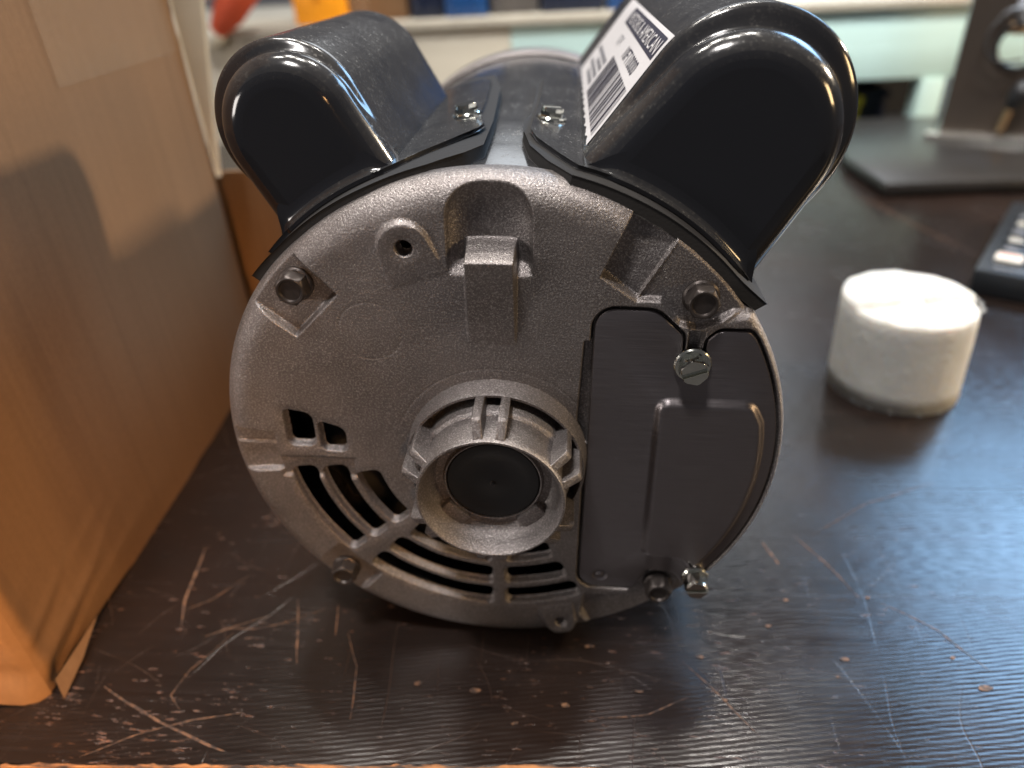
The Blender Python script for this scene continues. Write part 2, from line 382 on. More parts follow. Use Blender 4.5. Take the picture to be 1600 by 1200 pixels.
# right upper region: wedge recess and bolt ledge
led = sd_poly(X, Z, [(44.6, 65.6), (36.9, 51.6), (42.9, 51.4), (45.6, 47.9), (48.2, 44.9), (52.8, 43.9), (57.5, 45.6), (61.5, 48.4), (67, 48.6), (84, 50), (66, 68), (50, 76)])
Y = dig(Y, inside(led, 1.0), 2.6)
wd = sd_poly(X, Z, [(32.9, 71), (27.4, 57.9), (36.9, 51.4), (44.8, 65.4), (49, 73), (38, 82)])
wt = np.clip(((X-27.4)*0.82 + (Z-57.9)*-0.57)/13.5, 0, 1)
Y = dig(Y, inside(wd, 1.0), 5.2 - 2.4*wt)
# plate seat, with a small wall all round and a slack pocket on its left
seat = sd_poly(X, Z, plate_out) + 0.75
seat = np.where(R_ > 77, np.maximum(seat, np.where((deg > -38) & (deg < 31), 80.7-R_, -9)), seat)
Y = dig(Y, inside(seat, 0.9), 2.4)
Y = dig(Y, inside(sd_poly(X, Z, [(24.0, 39), (26.5, 39), (26.5, 4), (25.2, 4), (23.4, 9), (23.2, 14)]), 0.7), 3.0)
Y = dig(Y, inside(sd_poly(X, Z, [(51, 35), (51.2, 43), (55.0, 43), (55.2, 35)]), 0.8), 2.4)
# right lower recess and bolt seat
Y = dig(Y, inside(sd_poly(X, Z, [(28.0, -67.5), (33.5, -80), (60, -62), (66, -52), (56, -46), (47, -46), (43, -56.5), (29, -58)]), 1.0), 3.4)
# left notch
Y = dig(Y, inside(sector(-179.99, -172.3, 67.3, 90), 1.0), 2.3)
m2 = inside(np.minimum(np.minimum(R_-67.3, 99), R_*np.radians(deg-175.9)), 1.0); Y = np.where(deg > 0, dig(Y, m2, 2.3), Y)
m3 = (Z > -9.4) & (X < -67.5) & (Z < 0); Y = np.where(m3 & (deg < 0), np.maximum(Y, 2.3), Y)
# broad step round the two small windows
Y = dig(Y, inside(np.minimum(np.minimum(X+67, -43.5-X), np.minimum(Z+11.5, -4.0-Z)), 1.6), 0.9)
# raised pads with screw holes
def pad(Y, cx, cz, r, ang, L, h0, h1, hole):
    ca, sa = math.cos(math.radians(ang)), math.sin(math.radians(ang))
    p = (X-cx)*ca + (Z-cz)*sa; q = -(X-cx)*sa + (Z-cz)*ca      # p points outward
    hw = r + np.clip(-p, 0, None)*0.10
    d = np.where(p > 0, r-np.hypot(p, q), np.minimum(hw-np.abs(q), p+L))
    d = np.minimum(d, 79.6-R_)
    h = h0 + (h1-h0)*np.clip((p+L)/(L+r), 0, 1)
    Y = Y*(1-inside(d, 0.9)) + np.minimum(Y, -h)*inside(d, 0.9)
    HOLES.append(hole-np.hypot(X-cx, Z-cz)); return Y
HOLES = []
Y = pad(Y, -22.4, 64.4, 6.8, 109, 9.5, 0.1, 2.0, 1.9)
Y = pad(Y, 21.2, -71.6, 5.4, -73, 7.5, 0.2, 1.9, 1.5)
# wedge rib
rh = 5.3*np.clip((Z-37.5)/25.5, 0, 1); rd = np.minimum(np.minimum(X+7.1, 5.7-X), np.minimum(Z-36, 65.4-Z))
top = 1-np.clip((Z-62.6)/3.2, 0, 1)
rib = rh*(top*0.9+0.1*(Z < 65.4)) 
mrib = inside(rd, 0.9)
Y = np.where(mrib > 0, Y*(1-mrib) + np.minimum(Y, -rib + (1-top)*4.5)*mrib, Y)
# spokes stand a little proud, then the vents are cut right through
Ydeep = 3.0
def rsect(d0, d1, r0_, r1_, rc=1.4):
    a = np.stack([R_-r0_, r1_-R_, R_*np.radians(deg-d0), R_*np.radians(d1-deg)])
    k = np.sort(a, axis=0); lo, l2 = k[0], k[1]
    corner = (lo < rc) & (l2 < rc)
    return np.where(corner, rc-np.hypot(rc-lo, rc-l2), lo)
vents = [rsect(-171.4, -139.6, 57.9, 64.3), rsect(-170.4, -139.2, 48.2, 54.7), rsect(-166.8, -139.0, 38.2, 44.4),
         rsect(-131.6, -92.6, 57.9, 64.3), rsect(-131.2, -93.0, 48.2, 54.7), rsect(-129.6, -94.2, 38.2, 44.4, 1.0), rsect(-127.6, -96.5, 29.5, 34.6, 1.0),
         rsect(-87.4, -65.2, 57.9, 63.8), rsect(-87.0, -66.0, 48.2, 54.0), rsect(-85.8, -67.4, 38.2, 44.0, 1.0), rsect(-83.8, -66.4, 29.5, 34.6, 1.0)]
def rrect(x0, x1, z0, ztop, rc):
    k = np.sort(np.stack([X-x0, x1-X, Z-z0, ztop-Z]), axis=0); lo, l2 = k[0], k[1]
    return np.where((lo < rc) & (l2 < rc), rc-np.hypot(rc-lo, rc-l2), lo)
vents.append(rrect(-62.6, -55.6, 1.0, 12.6-0.16*(X+62.8), 1.5))
vents.append(rrect(-52.6, -46.1, -0.6, 8.7-0.32*(X+52.8), 1.5))
THRU = np.zeros((nr_+2, NT), bool); THR = THRU[:nr_]
vents = [v+.35 for v in vents] + [h-.2 for h in HOLES]
for v in vents:
    mv = smoothstep(v/0.8 + 0.9); THR |= (v > 0.05)
    Y = Y*(1-mv) + Ydeep*mv
    lip = np.exp(-((v+0.9)/1.1)**2)*0.25*(v < 0); Y = Y + lip
# shallow machined circles and casting unevenness
Y = Y + 0.16*np.exp(-((R_-29.8)/0.22)**2)*((deg > 20) & (deg < 155)) + 0.10*np.exp(-((np.hypot(X+33.8, Z-40.2)-8.6)/0.25)**2)
wob = 0.10*np.sin(X*0.11+1.3)*np.sin(Z*0.13+.4) + 0.05*np.sin(X*.31+Z*.17) + 0.04*np.sin(Z*.43-X*.21)
Y = Y + wob*inside(78-R_, 3)
V = np.stack([X, Y, Z], -1).reshape(-1, 3)
nr = len(rs)
# skirt behind the rim
sk = np.stack([82.5*np.cos(th), np.full(NT, 10.5), 82.5*np.sin(th)], -1)
sk2 = np.stack([79.0*np.cos(th), np.full(NT, 10.5), 79.0*np.sin(th)], -1)
V = np.concatenate([V, sk, sk2])
i = np.arange(nr+1)[:, None]; j = np.arange(NT)[None]; j2 = (j+1) % NT
F = np.stack([(i*NT+j), (i*NT+j2), ((i+1)*NT+j2), ((i+1)*NT+j)], -1).reshape(-1, 4)
Yv = V[:, 1]; keep = ~(THRU.reshape(-1)[F].all(axis=1)); F = F[keep]
me = bpy.data.meshes.new('end_bell'); me.vertices.add(len(V)); me.vertices.foreach_set('co', (V*0.001).astype(np.float32).ravel())
me.loops.add(F.size); me.loops.foreach_set('vertex_index', F.astype(np.int32).ravel())
me.polygons.add(len(F)); me.polygons.foreach_set('loop_start', np.arange(0, F.size, 4, dtype=np.int32)); me.polygons.foreach_set('loop_total', np.full(len(F), 4, np.int32))
me.polygons.foreach_set('use_smooth', np.ones(len(F), bool)); me.update(calc_edges=True); me.materials.append(m_cast)
bell = bpy.data.objects.new('end_bell', me); C.objects.link(bell); mpart(bell)

# ---- bearing hub
SEG = 96
prof = [(0.5, 26.6), (-6.6, 25.9), (-7.1, 25.7), (-7.0, 25.0), (-1.5, 24.6), (-1.2, 22.4), (-8.6, 22.0), (-9.3, 21.7), (-9.8, 20.9), (-20.5, 20.6), (-20.95, 20.4), (-21.0, 19.9),
        (-20.7, 19.6), (-17.0, 18.7), (-12.2, 17.6), (-11.2, 16.6), (-11.3, 14.4), (-11.9, 14.0), (-12.6, 13.8), (-12.5, 13.4), (-9.6, 13.2)]
Vh, Fh = lathe_y(prof, SEG, False)
hub = mpart(mk('bearing_hub', Vh, Fh, m_cast, None, True, angle=38))
for a in (98, 82, 35, 17, -27, -42.5, -83, -98, -138, -154, 164.5, 147.5):
    t = 1.3; pr = [(20.1, -20.3), (25.0, -17.8), (25.6, -17.0), (25.6, -1), (21.5, -1)]
    Vr = []; 
    for s_ in (-t, t):
        for (r, y) in pr: Vr.append((r, y, s_))
    n = len(pr); Fr = [tuple(range(n)), tuple(range(2*n-1, n-1, -1))] + [(i_, i_+n, (i_+1) % n+n, (i_+1) % n) for i_ in range(n)]
    ca, sa = math.cos(math.radians(a)), math.sin(math.radians(a))
    Vr = [(x*ca-z*sa, y, x*sa+z*ca) for x, y, z in Vr]
    bm = bmesh.new(); vs = [bm.verts.new(Vector(v)*.001) for v in Vr]
    for f in Fr: bm.faces.new([vs[q] for q in f])
    bmesh.ops.bevel(bm, geom=list(bm.edges), offset=.0002, segments=1, profile=.5, affect='EDGES')
    o = bmk('hub_rib', bm, m_cast, hub, True, 40)
for a in (226, 314):                       # webs inside the bore
    ca, sa = math.cos(math.radians(a)), math.sin(math.radians(a))
    bm = bmesh.new(); box_bm(bm, (.0137, -.0138, -.0042), (.0190, -.0095, .0042), .0008)
    for v in bm.verts:
        x, z = v.co.x, v.co.z; v.co.x, v.co.z = x*ca-z*sa, x*sa+z*ca
    bmk('bore_web', bm, m_cast, hub, True, 40)
Vd, Fd = lathe_y([(-9.4, 13.6), (-11.6, 13.5), (-12.3, 12.9), (-12.5, 10.2), (-12.1, 9.6), (-12.2, 4), (-12.85, .9), (-13.5, .5), (-13.5, .15)], 72)
mk('dust_cap', Vd, Fd, m_plug, hub, True, angle=45)

# ---- black shell and rear bell
Vs, Fs = lathe_y([(10.0, 80.4), (11.0, 80.6), (226, 80.6), (229, 80.4)], 160, False)
mpart(mk('motor_shell', Vs, Fs, m_enamel, None, True, angle=40))
Vs, Fs = lathe_y([(228, 81.2), (229, 82.4), (246, 82.4), (250, 81.6), (254, 78), (256, 70), (257, 25)], 160)
mpart(mk('rear_end_bell', Vs, Fs, m_cast, None, True, angle=40))
Vs, Fs = lathe_y([(60, 80), (60, 30), (52, 29), (52, 20)], 96)
mpart(mk('winding_baffle', Vs, Fs, m_dark, None, True, angle=40))
Vs, Fs = lathe_y([(40, 76), (31, 72), (29, 64), (32, 56), (42, 52)], 96, False)
Vs = [(x*(1+.012*math.sin(k*2.3)), y+.8*math.sin(k*1.7), z*(1+.012*math.sin(k*2.3))) for k, (x, y, z) in enumerate(Vs)]
mpart(mk('winding', Vs, Fs, m_dark, None, True))

# ---- cover plate
def offset_in(P, d):
    n = len(P); out = []
    area_ = sum(P[i][0]*P[(i+1) % n][1]-P[(i+1) % n][0]*P[i][1] for i in range(n)); sg = 1 if area_ > 0 else -1
    for i in range(n):
        a, b, c = Vector(P[i-1]), Vector(P[i]), Vector(P[(i+1) % n])
        n1 = (b-a).normalized(); n2 = (c-b).normalized()
        nn = Vector((-(n1.y+n2.y), n1.x+n2.x)); 
        if nn.length < 1e-6: nn = Vector((-n1.y, n1.x))
        nn.normalize(); cs = max(.5, nn.dot(Vector((-n1.y, n1.x))))
        out.append((b.x+nn.x*sg*d/cs, b.y+nn.y*sg*d/cs))
    return out
def dedupe(P):
    o = []
    for p in P:
        if not o or math.hypot(p[0]-o[-1][0], p[1]-o[-1][1]) > .05: o.append(p)
    if math.hypot(o[0][0]-o[-1][0], o[0][1]-o[-1][1]) < .05: o.pop()
    return o
PO = dedupe(plate_out); EO = dedupe(emb_out)
bm = bmesh.new()
def ring(P, y): return [bm.verts.new((x*.001, y*.001, z*.001)) for x, z in P]
def bridge(A, B):
    n = len(A)
    for i in range(n): bm.faces.new((A[i], A[(i+1) % n], B[(i+1) % n], B[i]))
y0 = 0.25
A = ring(PO, 2.0); B = ring(PO, y0+.42); B2 = ring(offset_in(PO, .22), y0+.14); D = ring(offset_in(PO, .7), y0)
bridge(A, B); bridge(B, B2); bridge(B2, D)
E0 = ring(EO, y0)
lev = [(0.45, .2), (1.0, .8), (1.6, 1.5), (2.1, 1.85), (2.6, 1.95), (3.1, 1.97)]
prev = E0
for d, h in lev:
    q = ring(offset_in(EO, d), y0-h); bridge(prev, q); prev = q
bm.faces.new(prev)
dim_c = (33.4, -48.6)
def circ_(r, y, n=24): return ring([(dim_c[0]+r*math.cos(2*PI*k/n), dim_c[1]+r*math.sin(2*PI*k/n)) for k in range(n)], y)
c0 = circ_(2.5, y0); c1 = circ_(2.15, y0+.3); c2 = circ_(1.7, y0+.55); bridge(c0, c1); bridge(c1, c2)
c3 = circ_(1.2, y0+.5); c4 = circ_(.7, y0+.1); bridge(c2, c3); bridge(c3, c4); bm.faces.new(c4)
edges = []
for P in (D, E0, c0):
    for i in range(len(P)):
        e = bm.edges.get((P[i], P[(i+1) % len(P)])); edges.append(e)
bmesh.ops.triangle_fill(bm, edges=edges, use_beauty=True, use_dissolve=False, normal=(0, -1, 0))
mpart(bmk('cover_plate', bm, m_plate, None, True, 28))

# ---- fasteners
def slotted(name, x, y, z, slot_deg, R1, hexr, h, parent, mt, axis=None):
    """washer-head hex screw with a slot; head points to -y"""
    V, F = lathe_y([(0, R1), (-.5, R1), (-.9, R1-.35), (-1.05, hexr+.2)], 48)
    ns = 6; hexp = [(hexr/math.cos(PI/6)*math.cos(k*PI/3+.35), hexr/math.cos(PI/6)*math.sin(k*PI/3+.35)) for k in range(6)]
    def prism(P, ya, yb, inset=.0):
        n = len(P); b0 = len(V)
        cx = sum(p[0] for p in P)/n; cz = sum(p[1] for p in P)/n
        for p in P: V.append((p[0], ya, p[1]))
        for p in P: V.append((p[0], yb+.35, p[1]))
        for p in P: V.append((p[0]+(cx-p[0])*inset, yb, p[1]+(cz-p[1])*inset))
        for q in range(2):
            for i in range(n): F.append((b0+q*n+i, b0+(q+1)*n+i, b0+(q+1)*n+(i+1) % n, b0+q*n+(i+1) % n))
        F.append(tuple(b0+2*n+i for i in range(n))[::-1])
    prism(hexp, -.9, -h+1.2, 0)
    sd = math.radians(slot_deg); nx, nz = -math.sin(sd), math.cos(sd)
    hx = []
    for k in range(48):
        a = 2*PI*k/48; hr = min(hexr/math.cos(((a-.35+PI/6) % (PI/3))-PI/6), hexr*1.09); hx.append((hr*math.cos(a), hr*math.sin(a)))
    for sg in (1, -1):
        w = .55; P = []
        for i in range(48):
            a, b = hx[i], hx[(i+1) % 48]
            da = sg*(a[0]*nx+a[1]*nz)-w; db = sg*(b[0]*nx+b[1]*nz)-w
            if da >= 0: P.append(a)
            if (da >= 0) != (db >= 0):
                t = da/(da-db); P.append((a[0]+t*(b[0]-a[0]), a[1]+t*(b[1]-a[1])))
        prism(P, -h+1.2, -h, .09)
    V = on_y(V, x, y, z)
    return mk(name, V, F, mt, parent, True, angle=30)
mpart(slotted('cover_screw', 53.0, y0-.02, 33.2, 22, 5.0, 3.45, 4.9, None, m_zinc))
mpart(slotted('cover_screw', 64.2, y0-.02, -47.0, 5, 4.4, 3.3, 6.2, None, m_zinc))
def bolt(x, z, ybase, h, rot):
    V, F = lathe_y([(ybase, 4.75), (ybase-.9, 4.75), (ybase-1.4, 4.3), (ybase-1.5, 3.9, 'h'), (ybase-h+.7, 3.85, 'h'), (ybase-h+.15, 3.75), (ybase-h, 3.5), (ybase-h+.1, 3.0), (ybase-h+.75, 2.7), (ybase-h+.8, .2)], 48)
    V = on_y(V, x, 0, z, rot)
    mpart(mk('through_bolt', V, F, m_bolt, None, True, angle=32))
for (x, z, rot) in ((-52.9, 52.6, .2), (53.0, 52.0, .5), (-53.0, -53.0, .1), (53.0, -53.2, .7)):
    bolt(x, z, 2.8, 5.6, rot)

# ---- capacitor covers
def outline(c, r, P1, P2, n_line=14, n_arc=64):
    """open outline P1 -> dome -> P2 made of tangents to the dome circle"""
    def tang(P, side):
        d = Vector(P)-Vector(c); L_ = d.length; al = math.acos(min(1, r/L_)); a = math.atan2(d.y, d.x)+side*al
        return a
    a1 = tang(P1, PICK[0]); a2 = tang(P2, PICK[1])
    d = (a2-a1) % (2*PI)
    if DIRN < 0: d = d-2*PI
    T1 = (c[0]+r*math.cos(a1), c[1]+r*math.sin(a1)); T2 = (c[0]+r*math.cos(a2), c[1]+r*math.sin(a2))
    pts = [(P1[0]+(T1[0]-P1[0])*k/n_line, P1[1]+(T1[1]-P1[1])*k/n_line) for k in range(n_line)]
    pts += [(c[0]+r*math.cos(a1+d*k/n_arc), c[1]+r*math.sin(a1+d*k/n_arc)) for k in range(n_arc+1)]
    pts += [(T2[0]+(P2[0]-T2[0])*k/n_line, T2[1]+(P2[1]-T2[1])*k/n_line) for k in range(1, n_line+1)]
    return pts
def normals(P):
    out = []
    for i in range(len(P)):
        a = Vector(P[max(i-1, 0)]); b = Vector(P[min(i+1, len(P)-1)]); t = (b-a).normalized(); out.append((t.y, -t.x))
    return out
def build_cap(P, Nn, P2b, Yf, Yb, valleys, parent_name, label):
    root = bpy.data.objects.new(parent_name, None)
    rho = 8.0
    ys = [(Yf+rho*(1-math.cos(a)), rho*(1-math.sin(a))) for a in [k/7*PI/2 for k in range(0, 8)]]
    y = Yf+rho+.6
    while y < Yf+26: ys.append((y, 0)); y += .6
    while y < Yb-rho: ys.append((y, 0)); y += 8
    ys += [(Yb-rho+rho*math.sin(a), rho*(1-math.cos(a))) for a in [k/6*PI/2 for k in range(0, 7)]]
    def val(y):
        v = 0
        for (yc, w, dp) in valleys: v += dp*math.exp(-((y-yc)/w)**2)
        return v
    V = []; F = []; n = len(P)
    for (y, ins) in ys:
        wb_ = min(1, max(0, (y-Yf-8.2)/3.8)); wb_ = wb_*wb_*(3-2*wb_)
        for (p0_, q, p1_) in zip(P, Nn, P2b):
            p = (p0_[0]+(p1_[0]-p0_[0])*wb_, p0_[1]+(p1_[1]-p0_[1])*wb_)
            h = min(1, max(0, (math.hypot(*p)-90)/14)); h = h*h*(3-2*h)
            d = ins + (val(y)*h if Yf+3 < y < Yb-10 else 0)
            V.append((p[0]-q[0]*d, y, p[1]-q[1]*d))
    for i in range(len(ys)-1):
        for j in range(n-1): F.append((i*n+j, i*n+j+1, (i+1)*n+j+1, (i+1)*n+j))
    # flat end faces closed along the shell
    for idx, fl in ((0, 1), (len(ys)-1, -1)):
        a = V[idx*n]; b = V[idx*n+n-1]; t0 = math.atan2(b[2], b[0]); t1 = math.atan2(a[2], a[0]); b0 = len(V); y = a[1]; ra_ = min(math.hypot(a[0], a[2]), math.hypot(b[0], b[2]))-.4
        for k in range(0, 17):
            t = t0+(t1-t0)*k/16; V.append((ra_*math.cos(t), y, ra_*math.sin(t)))
        f = [idx*n+j for j in range(n)] + [b0+k for k in range(17)]
        F.append(tuple(f) if fl > 0 else tuple(f[::-1]))
    body = mk('capacitor_cover', V, F, m_enamel, None, True, angle=50); mpart(body)
    if label: body['label'] = label
    # turned-out lip at the foot of the front face
    t0 = math.atan2(P[-1][1], P[-1][0]); t1 = math.atan2(P[0][1], P[0][0]); V = []; F = []
    pr = [(91.5, Yf+.25), (88.6, Yf-.08), (87.0, Yf-.45), (86.0, Yf-1.1), (85.6, Yf-2.0), (85.45, Yf-3.2), (84.4, Yf-3.2), (84.3, Yf+1)]
    for k in range(41):
        t = t0+(t1-t0)*k/40
        tp = min(1, min(k, 40-k)/7); tp = .12+.88*tp*tp*(3-2*tp)
        for r, y in pr: r = 84.3+(r-84.3)*tp; y = Yf+.3+(y-Yf-.3)*tp; V.append((r*math.cos(t), y, r*math.sin(t)))
    m_ = len(pr)
    for k in range(40):
        for q in range(m_-1): F.append((k*m_+q, k*m_+q+1, (k+1)*m_+q+1, (k+1)*m_+q))
    F.append(tuple(range(m_))); F.append(tuple(40*m_+q for q in range(m_))[::-1])
    mk('lip', V, F, m_enamel, body, True, angle=60)
    return body
def cyl_patch(name, poly, ra, rb, m, parent, lift=None, bev=.25):
    bm = bmesh.new(); vs = [bm.verts.new((a, y, 0)) for a, y in poly]; bm.faces.new(vs)
    lo = min(a for a, y in poly); hi = max(a for a, y in poly); t = lo+2
    while t < hi-.5:
        bmesh.ops.bisect_plane(bm, geom=list(bm.verts)+list(bm.edges)+list(bm.faces), plane_co=(t, 0, 0), plane_no=(1, 0, 0)); t += 2
    ex = bmesh.ops.extrude_face_region(bm, geom=list(bm.faces)); top = {v for v in ex['geom'] if isinstance(v, bmesh.types.BMVert)}
    for v in bm.verts:
        r = rb if v in top else ra
        if lift: r += lift(v.co.x, v.co.y)
        a = math.radians(v.co.x); v.co = Vector((r*math.cos(a), v.co.y, r*math.sin(a)))*.001
    es = [e for e in bm.edges if len(e.link_faces) == 2 and e.calc_face_angle(0) > .8]
    if bev: bmesh.ops.bevel(bm, geom=es, offset=bev*.001, segments=2, profile=.5, affect='EDGES')
    return bmk(name, bm, m, parent, True, 40)
def rad(P, r): h = math.hypot(*P); return (P[0]*r/h, P[1]*r/h)
# left cover (smaller)
PICK = (1, -1); DIRN = 1
P1 = rad((-28.1, 83.6), 84.6); P2 = rad((-61.3, 61.3), 84.6)
PL = outline((-53.7, 87.9), 19.2, P1, P2)
NL = normals(PL)
PLb = outline((-56.2, 88.0), 21.2, P1, P2)
capL = build_cap(PL, NL, PLb, 15, 118, [(23.8, 1.9, 1.5)], 'capacitor_cover', 'smaller plain black capacitor cover on the left')
cyl_patch('mounting_flange', [(138, 13), (110, 12.6), (106.5, 17), (100, 27), (94.8, 36.5), (94.1, 41), (96.4, 62), (96.8, 84), (98.6, 126), (101, 130), (138, 130)], 84.3, 85.5, m_enamel, capL,
          lift=lambda a, y: .9*max(0, 1-abs(y-40)/16)*max(0, (104-a)/10))
cyl_patch('gasket', [(141.6, 6.5), (128, 5.2), (113, 6), (102, 10), (96, 17), (93.2, 24), (93.4, 54), (95.4, 112), (99, 146), (104, 150), (141, 150)], 80.7, 84.2, m_rubber, capL,
          lift=lambda a, y: .8*max(0, (a-134)/8))
# right cover (larger)
PR1 = rad((20.7, 80.3), 84.6); PR2 = rad((68.4, 50.4), 84.6)
PICK = (1, -1) ; DIRN = -1
def outline_R():
    global PICK
    PICK = (-1, 1); return outline((59.6, 87.6), 25.1, PR1, PR2)
PRF = outline_R()
PR1k = PR1
def outline_Rb():
    return outline((61.4, 89.6), 27.7, PR1, PR2)
# left cover runs anticlockwise over its dome, the right one clockwise
PR = outline_Rb()
NR = [(-a, -b) for a, b in normals(PR)]
def fixn(P, Nn, c):
    k = len(P)//2; d = (P[k][0]-c[0])*Nn[k][0]+(P[k][1]-c[1])*Nn[k][1]
    return Nn if d > 0 else [(-a, -b) for a, b in Nn]
NR = fixn(PR, NR, (61.4, 89.6)); NRF = [(-a, -b) for a, b in normals(PRF)]; NRF = fixn(PRF, NRF, (59.6, 87.6)); NL2 = fixn(PL, NL, (-53.7, 87.9))
if NL2 is not NL:
    raise SystemExit('left normals')
VALR = [(20.6, 1.8, 1.2), (44, 3.2, 0.0)]
capR = build_cap(PRF, NRF, PR, 12, 205, VALR, 'capacitor_cover', 'larger black capacitor cover on the right with a white barcode label')
cyl_patch('mounting_flange', [(39, 10), (76.2, 9.6), (79.5, 17), (83.6, 29), (85.0, 37), (84.9, 46), (84.4, 80), (84.6, 136), (83, 144), (39, 144)], 84.3, 85.5, m_enamel, capR,
          lift=lambda a, y: .7*max(0, 1-abs(y-40)/14)*max(0, (a-78)/8))
cyl_patch('gasket', [(35.4, 3.6), (48, 3.2), (66, 3.4), (77, 4.2), (81, 12), (84.6, 25), (86.7, 44), (86.6, 56), (85.6, 64), (85.8, 118), (84, 138), (80, 150), (35.4, 190)], 80.7, 84.2, m_rubber, capR,
          lift=lambda a, y: 2.2*max(0, (43-a)/8)**1.5)
def flange_screw(a, y, cap):
    o = slotted('flange_screw', 0, 0, 0, 30, 4.5, 3.1, 3.3, cap, m_zinc)
    t = math.radians(a); n = Vector((math.cos(t), 0, math.sin(t))); e = Vector((-math.sin(t), 0, math.cos(t)))
    # local -y -> n
    R3 = Matrix((e, -n, Vector((0, 1, 0)).cross(Vector((0, 0, 0))) if False else e.cross(-n))).transposed()
    o.matrix_local = Matrix.Translation(Vector((n.x*.0855, y*.001, n.z*.0855))) @ R3.to_4x4()
flange_screw(99.0, 60, capL); flange_screw(81.6, 55, capR)

# ---- sticker on the right cover: laid on its surface, s runs up the outline from the foot
arcl = [0]
for i_ in range(1, len(PR)): arcl.append(arcl[-1]+math.hypot(PR[i_][0]-PR[i_-1][0], PR[i_][1]-PR[i_-1][1]))
def on_cap(s, y, off):
    for i_ in range(1, len(PR)):
        if arcl[i_] >= s: break
    t = (s-arcl[i_-1])/(arcl[i_]-arcl[i_-1])
    w = min(1, max(0, (y-12-8.2)/3.8)); w = w*w*(3-2*w)
    pt = lambda j: (PRF[j][0]+(PR[j][0]-PRF[j][0])*w, PRF[j][1]+(PR[j][1]-PRF[j][1])*w)
    A_, B_ = pt(i_-1), pt(i_)
    x = A_[0]+t*(B_[0]-A_[0]); z = A_[1]+t*(B_[1]-A_[1]); nx = NRF[i_-1][0]*(1-t)+NRF[i_][0]*t; nz = NRF[i_-1][1]*(1-t)+NRF[i_][1]*t
    h = min(1, max(0, (math.hypot(x, z)-90)/14)); h = h*h*(3-2*h)
    off -= sum(dp*math.exp(-((y-yc)/ww)**2) for yc, ww, dp in VALR)*h
    return (x+nx*off, y, z+nz*off)
V = []; F = []; MI = []
S0, S1, YA, YB = 2.6, 35.0, 24.6, 160
def panel(s0, s1, ya, yb, off, mi, ns=12, ny=0):
    b0 = len(V); ny = ny or max(1, int((yb-ya)/1.5))
    for a in range(ns+1):
        for b_ in range(ny+1): V.append(on_cap(s0+(s1-s0)*a/ns, ya+(yb-ya)*b_/ny, off))
    for a in range(ns):
        for b_ in range(ny):
            q = b0+a*(ny+1)+b_; F.append((q, q+1, q+ny+2, q+ny+1)); MI.append(mi)
def crumple(s, y): return .18+.10*math.sin(y*.55)*max(0, 1-(s-S0)/5)
b0 = len(V); ns, ny = 26, 80
for a in range(ns+1):
    for b_ in range(ny+1):
        s = S0+(S1-S0)*a/ns; y = YA+(YB-YA)*b_/ny
        s2 = s + (.45*math.sin(y*.8)*math.sin(y*.23) if a == 0 else 0)
        V.append(on_cap(s2, y, crumple(s, y)))
for a in range(ns):
    for b_ in range(ny):
        q = b0+a*(ny+1)+b_; F.append((q, q+1, q+ny+2, q+ny+1)); MI.append(0)
panel(27.4, 33.6, 28, 128, .34, 1)                       # dark header strip
yy = 28.0; rng = random.Random(3)
while yy < 92:                                          # barcode
    wbar = rng.choice((.6, .6, 1.1, 1.6)); panel(4.6, 18.6, yy, yy+wbar, .36, 1, 4); yy += wbar+rng.choice((.8, 1.3, 1.8))
for s_a, ya, yb in ((5.5, 102, 134), (8.2, 102, 146), (11.0, 102, 130), (13.6, 102, 150)):
    q = ya
    while q < yb:
        w_ = rng.uniform(1.2, 3.6); panel(s_a, s_a+1.9, q, min(q+w_, yb), .34, 2, 2); q += w_+rng.uniform(.6, 1.1)
def text(txt, size, s_base, y_left, off, mi):
    cu = bpy.data.curves.new('t', 'FONT'); cu.body = txt; cu.size = size; cu.resolution_u = 2
    ob = bpy.data.objects.new('t', cu); C.objects.link(ob); dg = bpy.context.evaluated_depsgraph_get()
    me_ = bpy.data.meshes.new_from_object(ob.evaluated_get(dg)); b0 = len(V)
    for v in me_.vertices: V.append(on_cap(s_base+v.co.y, y_left-v.co.x*1.5, off))
    for p in me_.polygons: F.append(tuple(b0+i_ for i_ in p.vertices)); MI.append(mi)
    bpy.data.objects.remove(ob); bpy.data.curves.remove(cu); bpy.data.meshes.remove(me_)
text('MOTORS & AMERICAN', 6.0, 28.4, 121, .5, 0)
text('10FT10000', 5.8, 20.8, 78, .36, 1)
text('QTY', 4.6, 21.5, 112, .36, 2)
lab = mk('label_sticker', V, F, [m_white, m_ink, m_inkg], capR, False)
lab.data.polygons.foreach_set('material_index', MI)

